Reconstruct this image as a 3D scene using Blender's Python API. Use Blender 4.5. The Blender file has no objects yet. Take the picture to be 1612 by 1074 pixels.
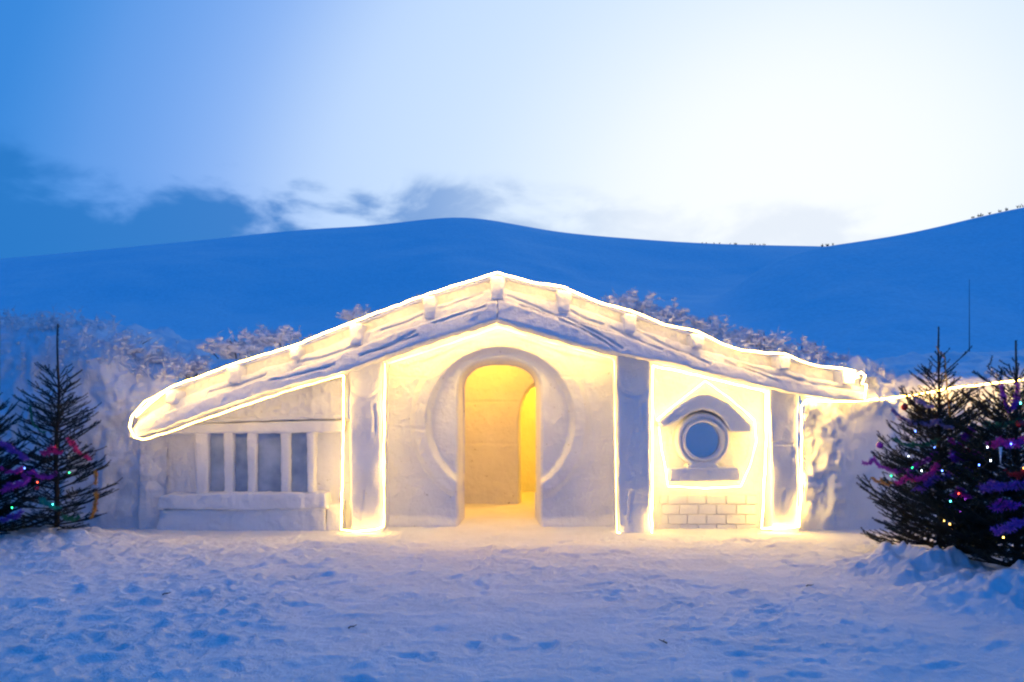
import bpy, bmesh, math, random
import numpy as np
from mathutils import Vector

random.seed(7)
rng = np.random.default_rng(11)
scn = bpy.context.scene
col = scn.collection

# ------------------------------------------------------------------ camera
F = 1160.0                     # focal length in photo pixels (1612 wide)
CY, CZ = -9.3, 1.6
cam_d = bpy.data.cameras.new('camera')
cam_d.sensor_width = 36.0
cam_d.lens = 36.0 * F / 1612.0
cam_d.shift_y = 98.0 / 1612.0
cam_d.clip_end = 3000
cam = bpy.data.objects.new('camera', cam_d)
cam.location = (0, CY, CZ)
cam.rotation_euler = (math.radians(90), 0, 0)
col.objects.link(cam)
scn.camera = cam

# ------------------------------------------------------------------ view
scn.view_settings.view_transform = 'Standard'
scn.view_settings.look = 'None'
scn.view_settings.exposure = 0.0
scn.view_settings.gamma = 1.0
scn.view_settings.use_curve_mapping = False
scn.cycles.use_denoising = True
scn.cycles.filter_width = 2.2
scn.cycles.max_bounces = 8
scn.cycles.diffuse_bounces = 5
scn.cycles.sample_clamp_indirect = 8

# ------------------------------------------------------------------ dusk sky
world = bpy.data.worlds.new('World')
scn.world = world
world.use_nodes = True
wn, wl = world.node_tree.nodes, world.node_tree.links
wn.clear()


def node(t, **kw):
    n = wn.new(t)
    for k, v in kw.items():
        setattr(n, k, v)
    return n


def wmath(op, a, b=None, clamp=False):
    n = node('ShaderNodeMath', operation=op, use_clamp=clamp)
    for i, v in enumerate((a, b)):
        if v is None:
            continue
        if isinstance(v, (int, float)):
            n.inputs[i].default_value = v
        else:
            wl.new(v, n.inputs[i])
    return n.outputs[0]


def wrange(v, a, b, c=0.0, d=1.0, smooth=True):
    n = node('ShaderNodeMapRange', interpolation_type='SMOOTHSTEP' if smooth else 'LINEAR')
    wl.new(v, n.inputs[0])
    for i, x in enumerate((a, b, c, d)):
        n.inputs[i + 1].default_value = x
    return n.outputs[0]


glow_dir = Vector(((1250 - 806) / F, 1, (635 - 300) / F)).normalized()
tc = node('ShaderNodeTexCoord')
dotn = node('ShaderNodeVectorMath', operation='DOT_PRODUCT')
wl.new(tc.outputs['Generated'], dotn.inputs[0])
dotn.inputs[1].default_value = glow_dir
ang = wmath('ARCCOSINE', dotn.outputs['Value'])
elv0 = node('ShaderNodeSeparateXYZ')
wl.new(tc.outputs['Generated'], elv0.inputs[0])
lift = wmath('MAXIMUM', wmath('SUBTRACT', wmath('ARCSINE', elv0.outputs[2]), 0.28), 0.0)
angn = wrange(wmath('ADD', ang, wmath('MULTIPLY', lift, 0.32)), 0.0, math.pi, smooth=False)
ramp = node('ShaderNodeValToRGB')
wl.new(angn, ramp.inputs[0])
stops = [(0, (.93, .97, 1.0)), (9, (.92, .965, 1.0)), (16, (.78, .88, .99)), (25, (.58, .74, .98)),
         (34, (.53, .70, .97)), (41, (.24, .44, .89)), (49, (.11, .32, .78)), (54, (.040, .25, .70)),
         (68, (.012, .17, .63)), (180, (.004, .13, .56))]
ramp.color_ramp.interpolation = 'B_SPLINE'
el = ramp.color_ramp.elements
el[0].position = 0; el[0].color = (*stops[0][1], 1)
el[1].position = 1; el[1].color = (*stops[-1][1], 1)
for a, c in stops[1:-1]:
    e = el.new(a / 180.0)
    e.color = (*c, 1)
sep = node('ShaderNodeSeparateXYZ')
wl.new(tc.outputs['Generated'], sep.inputs[0])
az = wmath('ARCTAN2', sep.outputs[0], sep.outputs[1])
elv = wmath('ARCSINE', sep.outputs[2])
# low bank of dusk cloud: noise stretched along the horizon
comb = node('ShaderNodeCombineXYZ')
wl.new(wmath('MULTIPLY', az, 7.0), comb.inputs[0])
wl.new(wmath('MULTIPLY', elv, 14.0), comb.inputs[1])
comb.inputs[2].default_value = 3.4
nz = node('ShaderNodeTexNoise')
nz.inputs['Scale'].default_value = 1.1
nz.inputs['Detail'].default_value = 6
nz.inputs['Roughness'].default_value = 0.52
nz.inputs['Distortion'].default_value = 0.25
wl.new(comb.outputs[0], nz.inputs['Vector'])
azc = wmath('MAXIMUM', wmath('MINIMUM', az, 0.9), 0.0)
e2 = wmath('ADD', elv, wmath('MULTIPLY', azc, 0.12))   # the bank tapers towards the afterglow
band_w = wrange(e2, 0.21, 0.325, 1.0, 0.0)
thr = wmath('ADD', nz.outputs[0], wmath('MULTIPLY', wmath('SUBTRACT', band_w, 0.5), 0.22))
cl = wrange(thr, 0.40, 0.62)
cl = wmath('MULTIPLY', cl, wrange(band_w, 0.03, 0.35))
cl = wmath('MULTIPLY', cl, wrange(ang, 0.18, 0.66, 0.16, 0.90))
mixc = node('ShaderNodeMix', data_type='RGBA')
wl.new(cl, mixc.inputs['Factor'])
wl.new(ramp.outputs[0], mixc.inputs['A'])
mixc.inputs['B'].default_value = (.022, .185, .56, 1)
bg = node('ShaderNodeBackground')
bg.inputs['Strength'].default_value = 1.05
wl.new(mixc.outputs['Result'], bg.inputs['Color'])
wout = node('ShaderNodeOutputWorld')
wl.new(bg.outputs[0], wout.inputs[0])


# ------------------------------------------------------------------ helpers
def P(px, py, y):
    """a point seen at photo pixel (px,py) standing y metres behind the house front"""
    d = y - CY
    return Vector(((px - 806.0) / F * d, y, CZ + (635.0 - py) / F * d))


def XZ(pts, y):
    return [(P(a, b, y).x, P(a, b, y).z) for a, b in pts]


def tag(o, label=None, cat=None, group=None, kind=None):
    if label: o['label'] = label
    if cat: o['category'] = cat
    if group: o['group'] = group
    if kind: o['kind'] = kind
    return o


def empty(name, loc=(0, 0, 0)):
    o = bpy.data.objects.new(name, None)
    o.location = loc
    o.empty_display_size = 0.2
    col.objects.link(o)
    return o


def link(name, me, mat=None, parent=None, smooth=True):
    o = bpy.data.objects.new(name, me)
    col.objects.link(o)
    if mat is not None and not me.materials:
        me.materials.append(mat)
    if parent is not None:
        o.parent = parent
        o.matrix_parent_inverse = parent.matrix_world.inverted() if parent.type != 'EMPTY' else \
            __import__('mathutils').Matrix.Translation(-Vector(parent.location))
    if smooth:
        me.polygons.foreach_set('use_smooth', np.ones(len(me.polygons), bool))
    return o


def mesh_np(name, v, f):
    """v (n,3); f (m,3|4) int arrays -> mesh, quickly"""
    v = np.asarray(v, np.float32); f = np.asarray(f, np.int32)
    me = bpy.data.meshes.new(name)
    me.vertices.add(len(v)); me.vertices.foreach_set('co', v.ravel())
    k = f.shape[1]
    me.loops.add(f.size); me.loops.foreach_set('vertex_index', f.ravel())
    me.polygons.add(len(f))
    me.polygons.foreach_set('loop_start', np.arange(0, f.size, k, dtype=np.int32))
    me.update(calc_edges=True)
    return me


def _hash(ix, iy, iz, seed):
    with np.errstate(over='ignore'):
        h = (ix.astype(np.uint32) * np.uint32(374761393) + iy.astype(np.uint32) * np.uint32(668265263)
             + iz.astype(np.uint32) * np.uint32(2147483647) + np.uint32(seed * 974711 % 4294967295))
        h = (h ^ (h >> np.uint32(13))) * np.uint32(1274126177)
        h = h ^ (h >> np.uint32(16))
        h = h * np.uint32(2246822519)
        h = h ^ (h >> np.uint32(15))
    return h.astype(np.float64) / 2147483647.5 - 1.0


def vnoise(p, seed=0):
    i = np.floor(p).astype(np.int64)
    f = p - i
    u = f * f * f * (f * (f * 6 - 15) + 10)
    r = 0
    for dx in (0, 1):
        for dy in (0, 1):
            for dz in (0, 1):
                w = (u[:, 0] if dx else 1 - u[:, 0]) * (u[:, 1] if dy else 1 - u[:, 1]) * (u[:, 2] if dz else 1 - u[:, 2])
                r = r + w * _hash(i[:, 0] + dx, i[:, 1] + dy, i[:, 2] + dz, seed)
    return r


def fbm(p, scale, octv=4, seed=0, gain=0.5):
    p = np.asarray(p, np.float64) * scale
    a, r, t = 1.0, 0, 0
    for k in range(octv):
        r = r + a * vnoise(p + 17.3 * k, seed + k)
        t += a
        a *= gain
        p = p * 2.03
    return r / t


def ridged(p, scale, octv=3, seed=0):
    p = np.asarray(p, np.float64) * scale
    a, r = 1.0, 0
    for k in range(octv):
        r = r + a * (1 - np.abs(vnoise(p + 9.1 * k, seed + k)))
        a *= 0.5
        p = p * 2.1
    return r / 1.75


def sst(x, a, b):
    t = np.clip((x - a) / (b - a), 0, 1)
    return t * t * (3 - 2 * t)


def seg_dist(X, Z, pts):
    d = np.full(X.shape, 1e9)
    for (x0, z0), (x1, z1) in zip(pts[:-1], pts[1:]):
        vx, vz = x1 - x0, z1 - z0
        t = np.clip(((X - x0) * vx + (Z - z0) * vz) / (vx * vx + vz * vz + 1e-12), 0, 1)
        d = np.minimum(d, np.hypot(X - x0 - t * vx, Z - z0 - t * vz))
    return d


def inside(X, Z, poly):
    r = np.zeros(X.shape, bool)
    n = len(poly)
    for i in range(n):
        x0, z0 = poly[i]; x1, z1 = poly[(i + 1) % n]
        c = ((z0 > Z) != (z1 > Z))
        xx = x0 + (Z - z0) * (x1 - x0) / ((z1 - z0) if abs(z1 - z0) > 1e-12 else 1e-12)
        r ^= c & (X < xx)
    return r


def sdf(X, Z, poly):
    d = seg_dist(X, Z, poly + [poly[0]])
    return np.where(inside(X, Z, poly), -d, d)


def prism_bm(bm, poly, y0, y1):
    a = sum(poly[i][0] * poly[(i + 1) % len(poly)][1] - poly[(i + 1) % len(poly)][0] * poly[i][1] for i in range(len(poly)))
    if a < 0:
        poly = poly[::-1]
    f = [bm.verts.new((x, y0, z)) for x, z in poly]
    b = [bm.verts.new((x, y1, z)) for x, z in poly]
    bm.faces.new(f)
    bm.faces.new(b[::-1])
    n = len(poly)
    for i in range(n):
        bm.faces.new((f[(i + 1) % n], f[i], b[i], b[(i + 1) % n]))


def normals(me):
    n = np.empty(len(me.vertices) * 3, np.float32)
    me.vertices.foreach_get('normal', n)
    return n.reshape(-1, 3)


def coords(me):
    c = np.empty(len(me.vertices) * 3, np.float32)
    me.vertices.foreach_get('co', c)
    return c.reshape(-1, 3).astype(np.float64)


def carve(name, prisms, mat, parent, voxel=0.016, smooth=4, amp=0.008, scale=9.0, seed=1, post=None, rough=0.0):
    """a carved lump of snow: prisms fused by a voxel remesh, edges rubbed round, surface roughened"""
    bm = bmesh.new()
    for poly, y0, y1 in prisms:
        prism_bm(bm, list(poly), y0, y1)
    bmesh.ops.recalc_face_normals(bm, faces=bm.faces)
    me0 = bpy.data.meshes.new('tmp'); bm.to_mesh(me0); bm.free()
    o = bpy.data.objects.new('tmp', me0); col.objects.link(o)
    m = o.modifiers.new('r', 'REMESH'); m.mode = 'VOXEL'; m.voxel_size = voxel
    m = o.modifiers.new('s', 'SMOOTH'); m.factor = 0.5; m.iterations = smooth
    dg = bpy.context.evaluated_depsgraph_get()
    me = bpy.data.meshes.new_from_object(o.evaluated_get(dg))
    bpy.data.objects.remove(o); bpy.data.meshes.remove(me0)
    me.name = name
    c = coords(me); n = normals(me).astype(np.float64)
    d = amp * fbm(c, scale, 4, seed)
    if rough:
        d = d + rough * (ridged(c, 5.0, 3, seed + 5) - 0.6)
    c = c + n * d[:, None]
    if post is not None:
        c = post(c, n)
    me.vertices.foreach_set('co', c.astype(np.float32).ravel())
    me.update()
    me.materials.clear()
    return link(name, me, mat, parent)


def groove(lines, depth, width):
    """carved lines in the front face: a list of polylines in (x,z)"""
    def post(c, n):
        for pts in lines:
            d = seg_dist(c[:, 0] + 0.012 * fbm(c, 7, 2, 3), c[:, 2] + 0.012 * fbm(c, 6, 2, 4), pts)
            c[:, 1] += depth * np.exp(-(d / width) ** 2) * (n[:, 1] < -0.2)
        return c
    return post


def relief(name, x0, x1, z0, z1, fn, mat, parent, cell=0.016, mask=None, extra=None):
    nx, nz = int((x1 - x0) / cell) + 2, int((z1 - z0) / cell) + 2
    X, Z = np.meshgrid(np.linspace(x0, x1, nx), np.linspace(z0, z1, nz), indexing='ij')
    X, Z = X.ravel(), Z.ravel()
    Y = fn(X, Z)
    v = np.stack([X, Y, Z], 1)
    i = np.arange(nx * nz).reshape(nx, nz)
    f = np.stack([i[:-1, :-1], i[1:, :-1], i[1:, 1:], i[:-1, 1:]], -1).reshape(-1, 4)
    if mask is not None:
        c = v[f].mean(1)
        f = f[~mask(c[:, 0], c[:, 2])]
    return link(name, mesh_np(name, v, f), mat, parent)


def tube(pts, r, sides=6, closed=False, r_end=None, jitter=0.0):
    """returns verts, quads of a tube round a polyline (list of Vectors)"""
    pts = [Vector(p) for p in pts]
    V, Q = [], []
    n = len(pts)
    prev = None
    for i, p in enumerate(pts):
        a = pts[i - 1] if i else p
        b = pts[i + 1] if i < n - 1 else p
        t = (b - a)
        t = t.normalized() if t.length > 1e-9 else Vector((0, 0, 1))
        ref = prev if prev is not None else (Vector((0, 0, 1)) if abs(t.z) < 0.9 else Vector((1, 0, 0)))
        s = t.cross(ref)
        if s.length < 1e-6:
            s = t.cross(Vector((1, 0, 0)))
        s.normalize()
        u = s.cross(t).normalized()
        prev = u
        rr = r if r_end is None else r + (r_end - r) * i / max(1, n - 1)
        for k in range(sides):
            w = 2 * math.pi * k / sides
            V.append(p + s * (rr * math.cos(w)) + u * (rr * math.sin(w)))
    for i in range(n - 1):
        for k in range(sides):
            a = i * sides + k; b = i * sides + (k + 1) % sides
            Q.append((a, b, b + sides, a + sides))
    return V, Q


_ICO = {}


def blobs(name, items, squash, sub_n, seed, amp, freq):
    """many small lumps of snow in one mesh: items are (centre, radius)"""
    if sub_n not in _ICO:
        bm = bmesh.new(); bmesh.ops.create_icosphere(bm, subdivisions=sub_n, radius=1.0)
        bm.verts.index_update()
        _ICO[sub_n] = (np.array([tuple(v.co) for v in bm.verts]), np.array([[v.index for v in f.verts] for f in bm.faces]))
        bm.free()
    iv, jf = _ICO[sub_n]
    C_ = np.array([tuple(c) for c, r in items]); R_ = np.array([r for c, r in items])
    v = (iv[None] * np.array(squash) * R_[:, None, None] + C_[:, None]).reshape(-1, 3)
    f = (jf[None] + (np.arange(len(items)) * len(iv))[:, None, None]).reshape(-1, 3)
    v = v + amp * np.stack([fbm(v, freq, 3, seed + i) for i in range(3)], 1)
    return mesh_np(name, v, f)


def merge(parts):
    V, Q, o = [], [], 0
    for v, q in parts:
        V.extend(v); Q.extend([tuple(i + o for i in f) for f in q]); o += len(v)
    return V, Q


def poly_mesh(name, V, Q):
    me = bpy.data.meshes.new(name)
    me.from_pydata([tuple(v) for v in V], [], Q)
    me.update()
    return me


# ------------------------------------------------------------------ materials
def new_mat(name):
    m = bpy.data.materials.new(name); m.use_nodes = True
    nt = m.node_tree
    return m, nt, nt.nodes['Principled BSDF']


def snow_mat(name, base=(.84, .86, .89), fine=60.0, bump=0.25, dist=0.01, specks=0.0, tint=None, coarse=None):
    m, nt, b = new_mat(name)
    L, N = nt.links, nt.nodes
    t = N.new('ShaderNodeTexCoord')
    n1 = N.new('ShaderNodeTexNoise'); n1.inputs['Scale'].default_value = fine; n1.inputs['Detail'].default_value = 6
    n1.inputs['Roughness'].default_value = 0.7
    L.new(t.outputs['Object'], n1.inputs['Vector'])
    n2 = N.new('ShaderNodeTexNoise'); n2.inputs['Scale'].default_value = 2.2; n2.inputs['Detail'].default_value = 5
    L.new(t.outputs['Object'], n2.inputs['Vector'])
    r = N.new('ShaderNodeValToRGB')
    r.color_ramp.elements[0].position = 0.3; r.color_ramp.elements[1].position = 0.7
    r.color_ramp.elements[0].color = (*(c * 0.90 for c in base), 1); r.color_ramp.elements[1].color = (*base, 1)
    L.new(n2.outputs[0], r.inputs[0])
    out = r.outputs[0]
    if specks:
        # grit and bits of grass frozen into the snow
        n3 = N.new('ShaderNodeTexNoise'); n3.inputs['Scale'].default_value = 13; n3.inputs['Detail'].default_value = 8
        n3.inputs['Roughness'].default_value = 0.75
        L.new(t.outputs['Object'], n3.inputs['Vector'])
        mp = N.new('ShaderNodeMapRange'); mp.inputs[1].default_value = 0.625; mp.inputs[2].default_value = 0.70
        mp.inputs[4].default_value = specks
        L.new(n3.outputs[0], mp.inputs[0])
        mx = N.new('ShaderNodeMix'); mx.data_type = 'RGBA'
        L.new(mp.outputs[0], mx.inputs['Factor']); L.new(out, mx.inputs['A'])
        mx.inputs['B'].default_value = (.16, .13, .09, 1)
        out = mx.outputs['Result']
    L.new(out, b.inputs['Base Color'])
    b.inputs['Roughness'].default_value = 0.75
    b.inputs['Specular IOR Level'].default_value = 0.2
    bp = N.new('ShaderNodeBump'); bp.inputs['Strength'].default_value = bump; bp.inputs['Distance'].default_value = dist
    L.new(n1.outputs[0], bp.inputs['Height'])
    last = bp
    if coarse:
        n4 = N.new('ShaderNodeTexNoise'); n4.inputs['Scale'].default_value = coarse[0]; n4.inputs['Detail'].default_value = 5
        L.new(t.outputs['Object'], n4.inputs['Vector'])
        b2 = N.new('ShaderNodeBump'); b2.inputs['Strength'].default_value = coarse[1]; b2.inputs['Distance'].default_value = coarse[2]
        L.new(n4.outputs[0], b2.inputs['Height']); L.new(bp.outputs[0], b2.inputs['Normal'])
        last = b2
    L.new(last.outputs[0], b.inputs['Normal'])
    return m


def plain(name, c, rough=0.6, metal=0.0, spec=0.4, **kw):
    m, nt, b = new_mat(name)
    N, L = nt.nodes, nt.links
    t = N.new('ShaderNodeTexCoord'); n = N.new('ShaderNodeTexNoise'); n.inputs['Scale'].default_value = 25
    L.new(t.outputs['Object'], n.inputs['Vector'])
    r = N.new('ShaderNodeValToRGB')
    r.color_ramp.elements[0].color = (*(x * 0.65 for x in c), 1); r.color_ramp.elements[1].color = (*(min(1, x * 1.3) for x in c), 1)
    L.new(n.outputs[0], r.inputs[0]); L.new(r.outputs[0], b.inputs['Base Color'])
    b.inputs['Roughness'].default_value = rough; b.inputs['Metallic'].default_value = metal
    b.inputs['Specular IOR Level'].default_value = spec
    return m


def emit(name, c, s):
    m = bpy.data.materials.new(name); m.use_nodes = True
    nt = m.node_tree; nt.nodes.clear()
    e = nt.nodes.new('ShaderNodeEmission'); e.inputs[0].default_value = (*c, 1); e.inputs[1].default_value = s
    o = nt.nodes.new('ShaderNodeOutputMaterial'); nt.links.new(e.outputs[0], o.inputs[0])
    return m


M = {}
M['wall'] = snow_mat('carved_snow', fine=38, bump=0.55, dist=0.02, specks=0.75, coarse=(7, 0.5, 0.05))
M['plain'] = snow_mat('pressed_snow', fine=36, bump=0.55, dist=0.02, specks=0.25, coarse=(7, 0.5, 0.05))
M['ground'] = snow_mat('trodden_snow', base=(.89, .91, .93), fine=70, bump=0.7, dist=0.02, specks=0.1, coarse=(16, 0.5, 0.03))
M['bank'] = snow_mat('loose_snow', base=(.82, .85, .90), fine=30, bump=0.5, dist=0.02, specks=0.15, coarse=(6, 0.4, 0.06))
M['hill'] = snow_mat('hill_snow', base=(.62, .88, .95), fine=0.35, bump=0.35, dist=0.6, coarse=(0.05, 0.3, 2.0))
M['frost'] = snow_mat('frosted_twig', base=(.84, .84, .86), fine=80, bump=0.5, dist=0.005, specks=0.3)
M['twig'] = plain('dark_twig', (.10, .08, .06), 0.9)
M['bark'] = plain('spruce_bark', (.055, .038, .026), 0.9)
M['needle'] = plain('spruce_needle', (.013, .022, .014), 0.6, spec=0.25)
M['pole'] = plain('dark_metal', (.05, .06, .08), 0.6)
LED = (1.0, 0.585, 0.105)


def rope_mat(name, c, s_, lo=0.45, hi=1.6):
    """rope light whose brightness varies along its length"""
    m = emit(name, c, s_)
    nt = m.node_tree; N, L = nt.nodes, nt.links
    e = [n for n in N if n.type == 'EMISSION'][0]
    t = N.new('ShaderNodeTexCoord'); n = N.new('ShaderNodeTexNoise'); n.inputs['Scale'].default_value = 2.6; n.inputs['Detail'].default_value = 3
    L.new(t.outputs['Object'], n.inputs['Vector'])
    r = N.new('ShaderNodeMapRange')
    for i, x in enumerate((0.33, 0.67, lo * s_, hi * s_)):
        r.inputs[i + 1].default_value = x
    L.new(n.outputs[0], r.inputs[0]); L.new(r.outputs[0], e.inputs[1])
    return m


M['led'] = rope_mat('rope_led', LED, 52.0)
M['led_roof'] = rope_mat('rope_led_roof', LED, 118.0)
M['led_hot'] = rope_mat('rope_led_bright', LED, 105.0, .6, 1.4)
M['led_dim'] = rope_mat('rope_led_thin', LED, 14.0)


def halo_mat():  # faintly glowing shell that stands in for soft bloom round the ropes
    m = bpy.data.materials.new('rope_halo'); m.use_nodes = True
    nt = m.node_tree; nt.nodes.clear(); N, L = nt.nodes, nt.links
    e = N.new('ShaderNodeEmission'); e.inputs[0].default_value = (1.0, .70, .22, 1); e.inputs[1].default_value = 1.5
    t = N.new('ShaderNodeBsdfTransparent'); x = N.new('ShaderNodeMixShader'); x.inputs[0].default_value = .30
    o = N.new('ShaderNodeOutputMaterial')
    L.new(t.outputs[0], x.inputs[1]); L.new(e.outputs[0], x.inputs[2]); L.new(x.outputs[0], o.inputs[0])
    return m


M['halo_sleeve'] = halo_mat()
M['led_wall_fill'] = rope_mat('rope_led_wall_fill', LED, 230.0, .8, 1.2)  # added fill light, hidden from view, that warms the centre wall


def ice_mat():
    m, nt, b = new_mat('clear_ice')
    N, L = nt.nodes, nt.links
    t = N.new('ShaderNodeTexCoord'); n = N.new('ShaderNodeTexNoise'); n.inputs['Scale'].default_value = 4; n.inputs['Detail'].default_value = 6
    L.new(t.outputs['Object'], n.inputs['Vector'])
    r = N.new('ShaderNodeValToRGB')
    r.color_ramp.elements[0].position = .3; r.color_ramp.elements[1].position = .7
    r.color_ramp.elements[0].color = (.22, .29, .40, 1); r.color_ramp.elements[1].color = (.44, .51, .62, 1)
    L.new(n.outputs[0], r.inputs[0]); L.new(r.outputs[0], b.inputs['Base Color'])
    b.inputs['Roughness'].default_value = 0.12
    b.inputs['IOR'].default_value = 1.31
    b.inputs['Specular IOR Level'].default_value = 0.9
    b.inputs['Coat Weight'].default_value = 0.6; b.inputs['Coat Roughness'].default_value = 0.06
    return m


M['ice'] = ice_mat()


def mirror_mat():
    m, nt, b = new_mat('dusk_glass')
    b.inputs['Base Color'].default_value = (.62, .66, .70, 1)
    b.inputs['Metallic'].default_value = 0.75
    b.inputs['Roughness'].default_value = 0.10
    return m


M['glass'] = mirror_mat()

# ------------------------------------------------------------------ ground
def axis(fine0, fine1, step, lo, hi, grow=1.12):
    a = list(np.arange(fine0, fine1, step))
    s, x = step, a[-1]
    while x < hi:
        s *= grow; x += s; a.append(x)
    s, x = step, a[0]
    b = []
    while x > lo:
        s *= grow; x -= s; b.append(x)
    return np.array(b[::-1] + a)


gx = axis(-5.9, 5.9, 0.021, -700, 700)
gy = axis(-5.6, 0.35, 0.020, -500, 900)
GX, GY = np.meshgrid(gx, gy, indexing='ij')
gp = np.stack([GX.ravel(), GY.ravel(), np.zeros(GX.size)], 1)
feet = [(rng.uniform(-5.5, 5.5), rng.uniform(-5.8, -0.6), rng.uniform(0, math.pi), rng.uniform(.006, .020)) for _ in range(230)]


def berm(x, y):
    """ploughed-up heap of snow round the foot of the right-hand trees"""
    k = np.exp(-(((x - 4.6) / 1.05) ** 2 + ((y + 3.35) / 0.62) ** 2) ** 1.3)
    k2 = np.exp(-(((x - 3.75) / 0.55) ** 2 + ((y + 2.45) / 0.5) ** 2) ** 1.3)
    return np.maximum(k * 0.24, k2 * 0.19)


def lberm(x, y):
    return 0.13 * np.exp(-(((x + 5.5) / 1.4) ** 2 + ((y + 1.1) / 0.8) ** 2) ** 1.2)


def ground_z(p):
    x, y = p[:, 0], p[:, 1]
    q = np.stack([x, y, np.zeros_like(x)], 1)
    near = sst(np.hypot(x, y + 3), 12, 7)
    front = sst(y, -0.1, -0.9)                       # flat and swept along the wall
    left = sst(x, 0.0, -2.6) * sst(y, -0.4, -1.2)
    right = sst(x, 2.6, 4.2) * sst(y, -0.3, -1.0)
    z = 0.035 * fbm(q, 0.8, 3, 21) * near * front
    z = z + 0.013 * fbm(q, 4.0, 4, 31) * near * (0.25 + 0.75 * front)
    clod = np.maximum(ridged(q, 3.1, 4, 41) - 0.62, -0.1)
    z = z + near * clod * (0.014 * front + 0.044 * left + 0.035 * right)
    lump = np.maximum(fbm(q, 6.5, 3, 61) - 0.12, 0)
    z = z + near * lump * (0.008 * front + 0.055 * left)
    patch = sst(fbm(q, 0.9, 2, 81), -0.25, 0.35)
    crumb = np.maximum(ridged(q, 9.0, 3, 91) - 0.66, 0) * 0.055 + np.maximum(fbm(q, 15.0, 2, 95), 0) * 0.012
    z = z + near * crumb * (0.25 + 0.75 * patch) * (0.35 + 0.65 * front + 0.5 * left)
    streak = fbm(np.stack([x * .7, y * 3.0, 0 * x], 1), 1.6, 3, 99)
    z = z + near * front * 0.012 * streak
    b = berm(x, y) + lberm(x, y)
    z = z + b * (1 + 0.75 * fbm(q, 5.0, 4, 51)) + np.minimum(b * 4, 1) * (0.20 * (ridged(q, 5.5, 4, 71) - .6) + .10 * np.maximum(fbm(q, 8, 3, 77), 0) + .03 * fbm(q, 18, 2, 79))
    return z


gz = ground_z(gp)
for fx, fy, fa, fd in feet:
    near = np.abs(gp[:, 0] - fx) < .4
    near &= np.abs(gp[:, 1] - fy) < .4
    idx = np.nonzero(near)[0]
    if not len(idx):
        continue
    dx, dy = gp[idx, 0] - fx, gp[idx, 1] - fy
    u = dx * math.cos(fa) + dy * math.sin(fa); v = -dx * math.sin(fa) + dy * math.cos(fa)
    q_ = np.stack([gp[idx, 0], gp[idx, 1], 0 * u + fx], 1)
    e = np.sqrt((u / .14) ** 2 + (v / .06) ** 2) + .45 * fbm(q_, 14, 3, 5)
    gz[idx] += -fd * (1 - sst(e, .55, 1.05)) + fd * .35 * np.exp(-((e - 1.25) / .22) ** 2)
gp[:, 2] = gz
gi = np.arange(len(gp)).reshape(len(gx), len(gy))
gf = np.stack([gi[:-1, :-1], gi[1:, :-1], gi[1:, 1:], gi[:-1, 1:]], -1).reshape(-1, 4)
ground = link('snow_ground', mesh_np('snow_ground', gp, gf), M['ground'])
tag(ground, 'trodden blue-white snow covering the ground in front of the house', kind='structure')


def gz_at(x, y):
    return float(ground_z(np.array([[x, y, 0.0]]))[0])


# ------------------------------------------------------------------ hills
def hill(name, ridge_px, D, y0, power, label, back, seed, amp, x_pad):
    d = D - CY
    cx = np.array([(a - 806) / F * d for a, b in ridge_px]); cz = np.array([CZ + (635 - b) / F * d for a, b in ridge_px])
    xs = np.linspace(cx[0] - x_pad, cx[-1] + x_pad, 420)
    h = np.interp(xs, cx, cz)
    k = np.ones(13) / 13
    h = np.convolve(np.pad(h, 6, mode='edge'), k, 'valid')
    ts = np.concatenate([np.linspace(0, 1, 110), np.linspace(1.01, 1.6, 20)])
    X, T = np.meshgrid(xs, ts, indexing='ij')
    Hh = np.repeat(h[:, None], len(ts), 1)
    Y = y0 + (D - y0) * T
    S = np.where(T <= 1, np.clip(T, 0, 1) ** power * (1 - 0.0 * T), 1 - back * (T - 1) ** 1.5)
    # round the crest a little
    S = np.where(T <= 1, S - 0.012 * np.exp(-((T - 1) / .05) ** 2), S - .012)
    q = np.stack([X.ravel(), Y.ravel(), np.zeros(X.size)], 1)
    Z = (Hh + .3) * S - 0.3 + (amp * fbm(q, 0.035, 3, seed).reshape(X.shape) + amp * .25 * fbm(q, 0.16, 3, seed + 4).reshape(X.shape)) * np.sin(np.clip(T, 0, 1) * math.pi) ** 0.8
    v = np.stack([X.ravel(), Y.ravel(), Z.ravel()], 1)
    i = np.arange(X.size).reshape(X.shape)
    f = np.stack([i[:-1, :-1], i[1:, :-1], i[1:, 1:], i[:-1, 1:]], -1).reshape(-1, 4)
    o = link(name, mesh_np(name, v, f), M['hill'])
    tag(o, label, kind='structure')
    return o


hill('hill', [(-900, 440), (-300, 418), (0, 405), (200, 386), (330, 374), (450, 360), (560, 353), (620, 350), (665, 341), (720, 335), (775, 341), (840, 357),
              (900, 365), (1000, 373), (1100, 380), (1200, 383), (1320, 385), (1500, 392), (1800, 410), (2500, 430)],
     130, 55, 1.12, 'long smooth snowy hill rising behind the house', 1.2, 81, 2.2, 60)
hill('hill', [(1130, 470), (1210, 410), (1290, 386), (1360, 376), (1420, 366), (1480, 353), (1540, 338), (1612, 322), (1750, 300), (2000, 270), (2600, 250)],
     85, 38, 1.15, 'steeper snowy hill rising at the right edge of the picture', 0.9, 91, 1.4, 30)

# ------------------------------------------------------------------ the snow house
house = empty('snow_house', (0, 0, 0))
tag(house, 'low gabled house carved from snow with round doorway and pillars', 'house')

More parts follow.
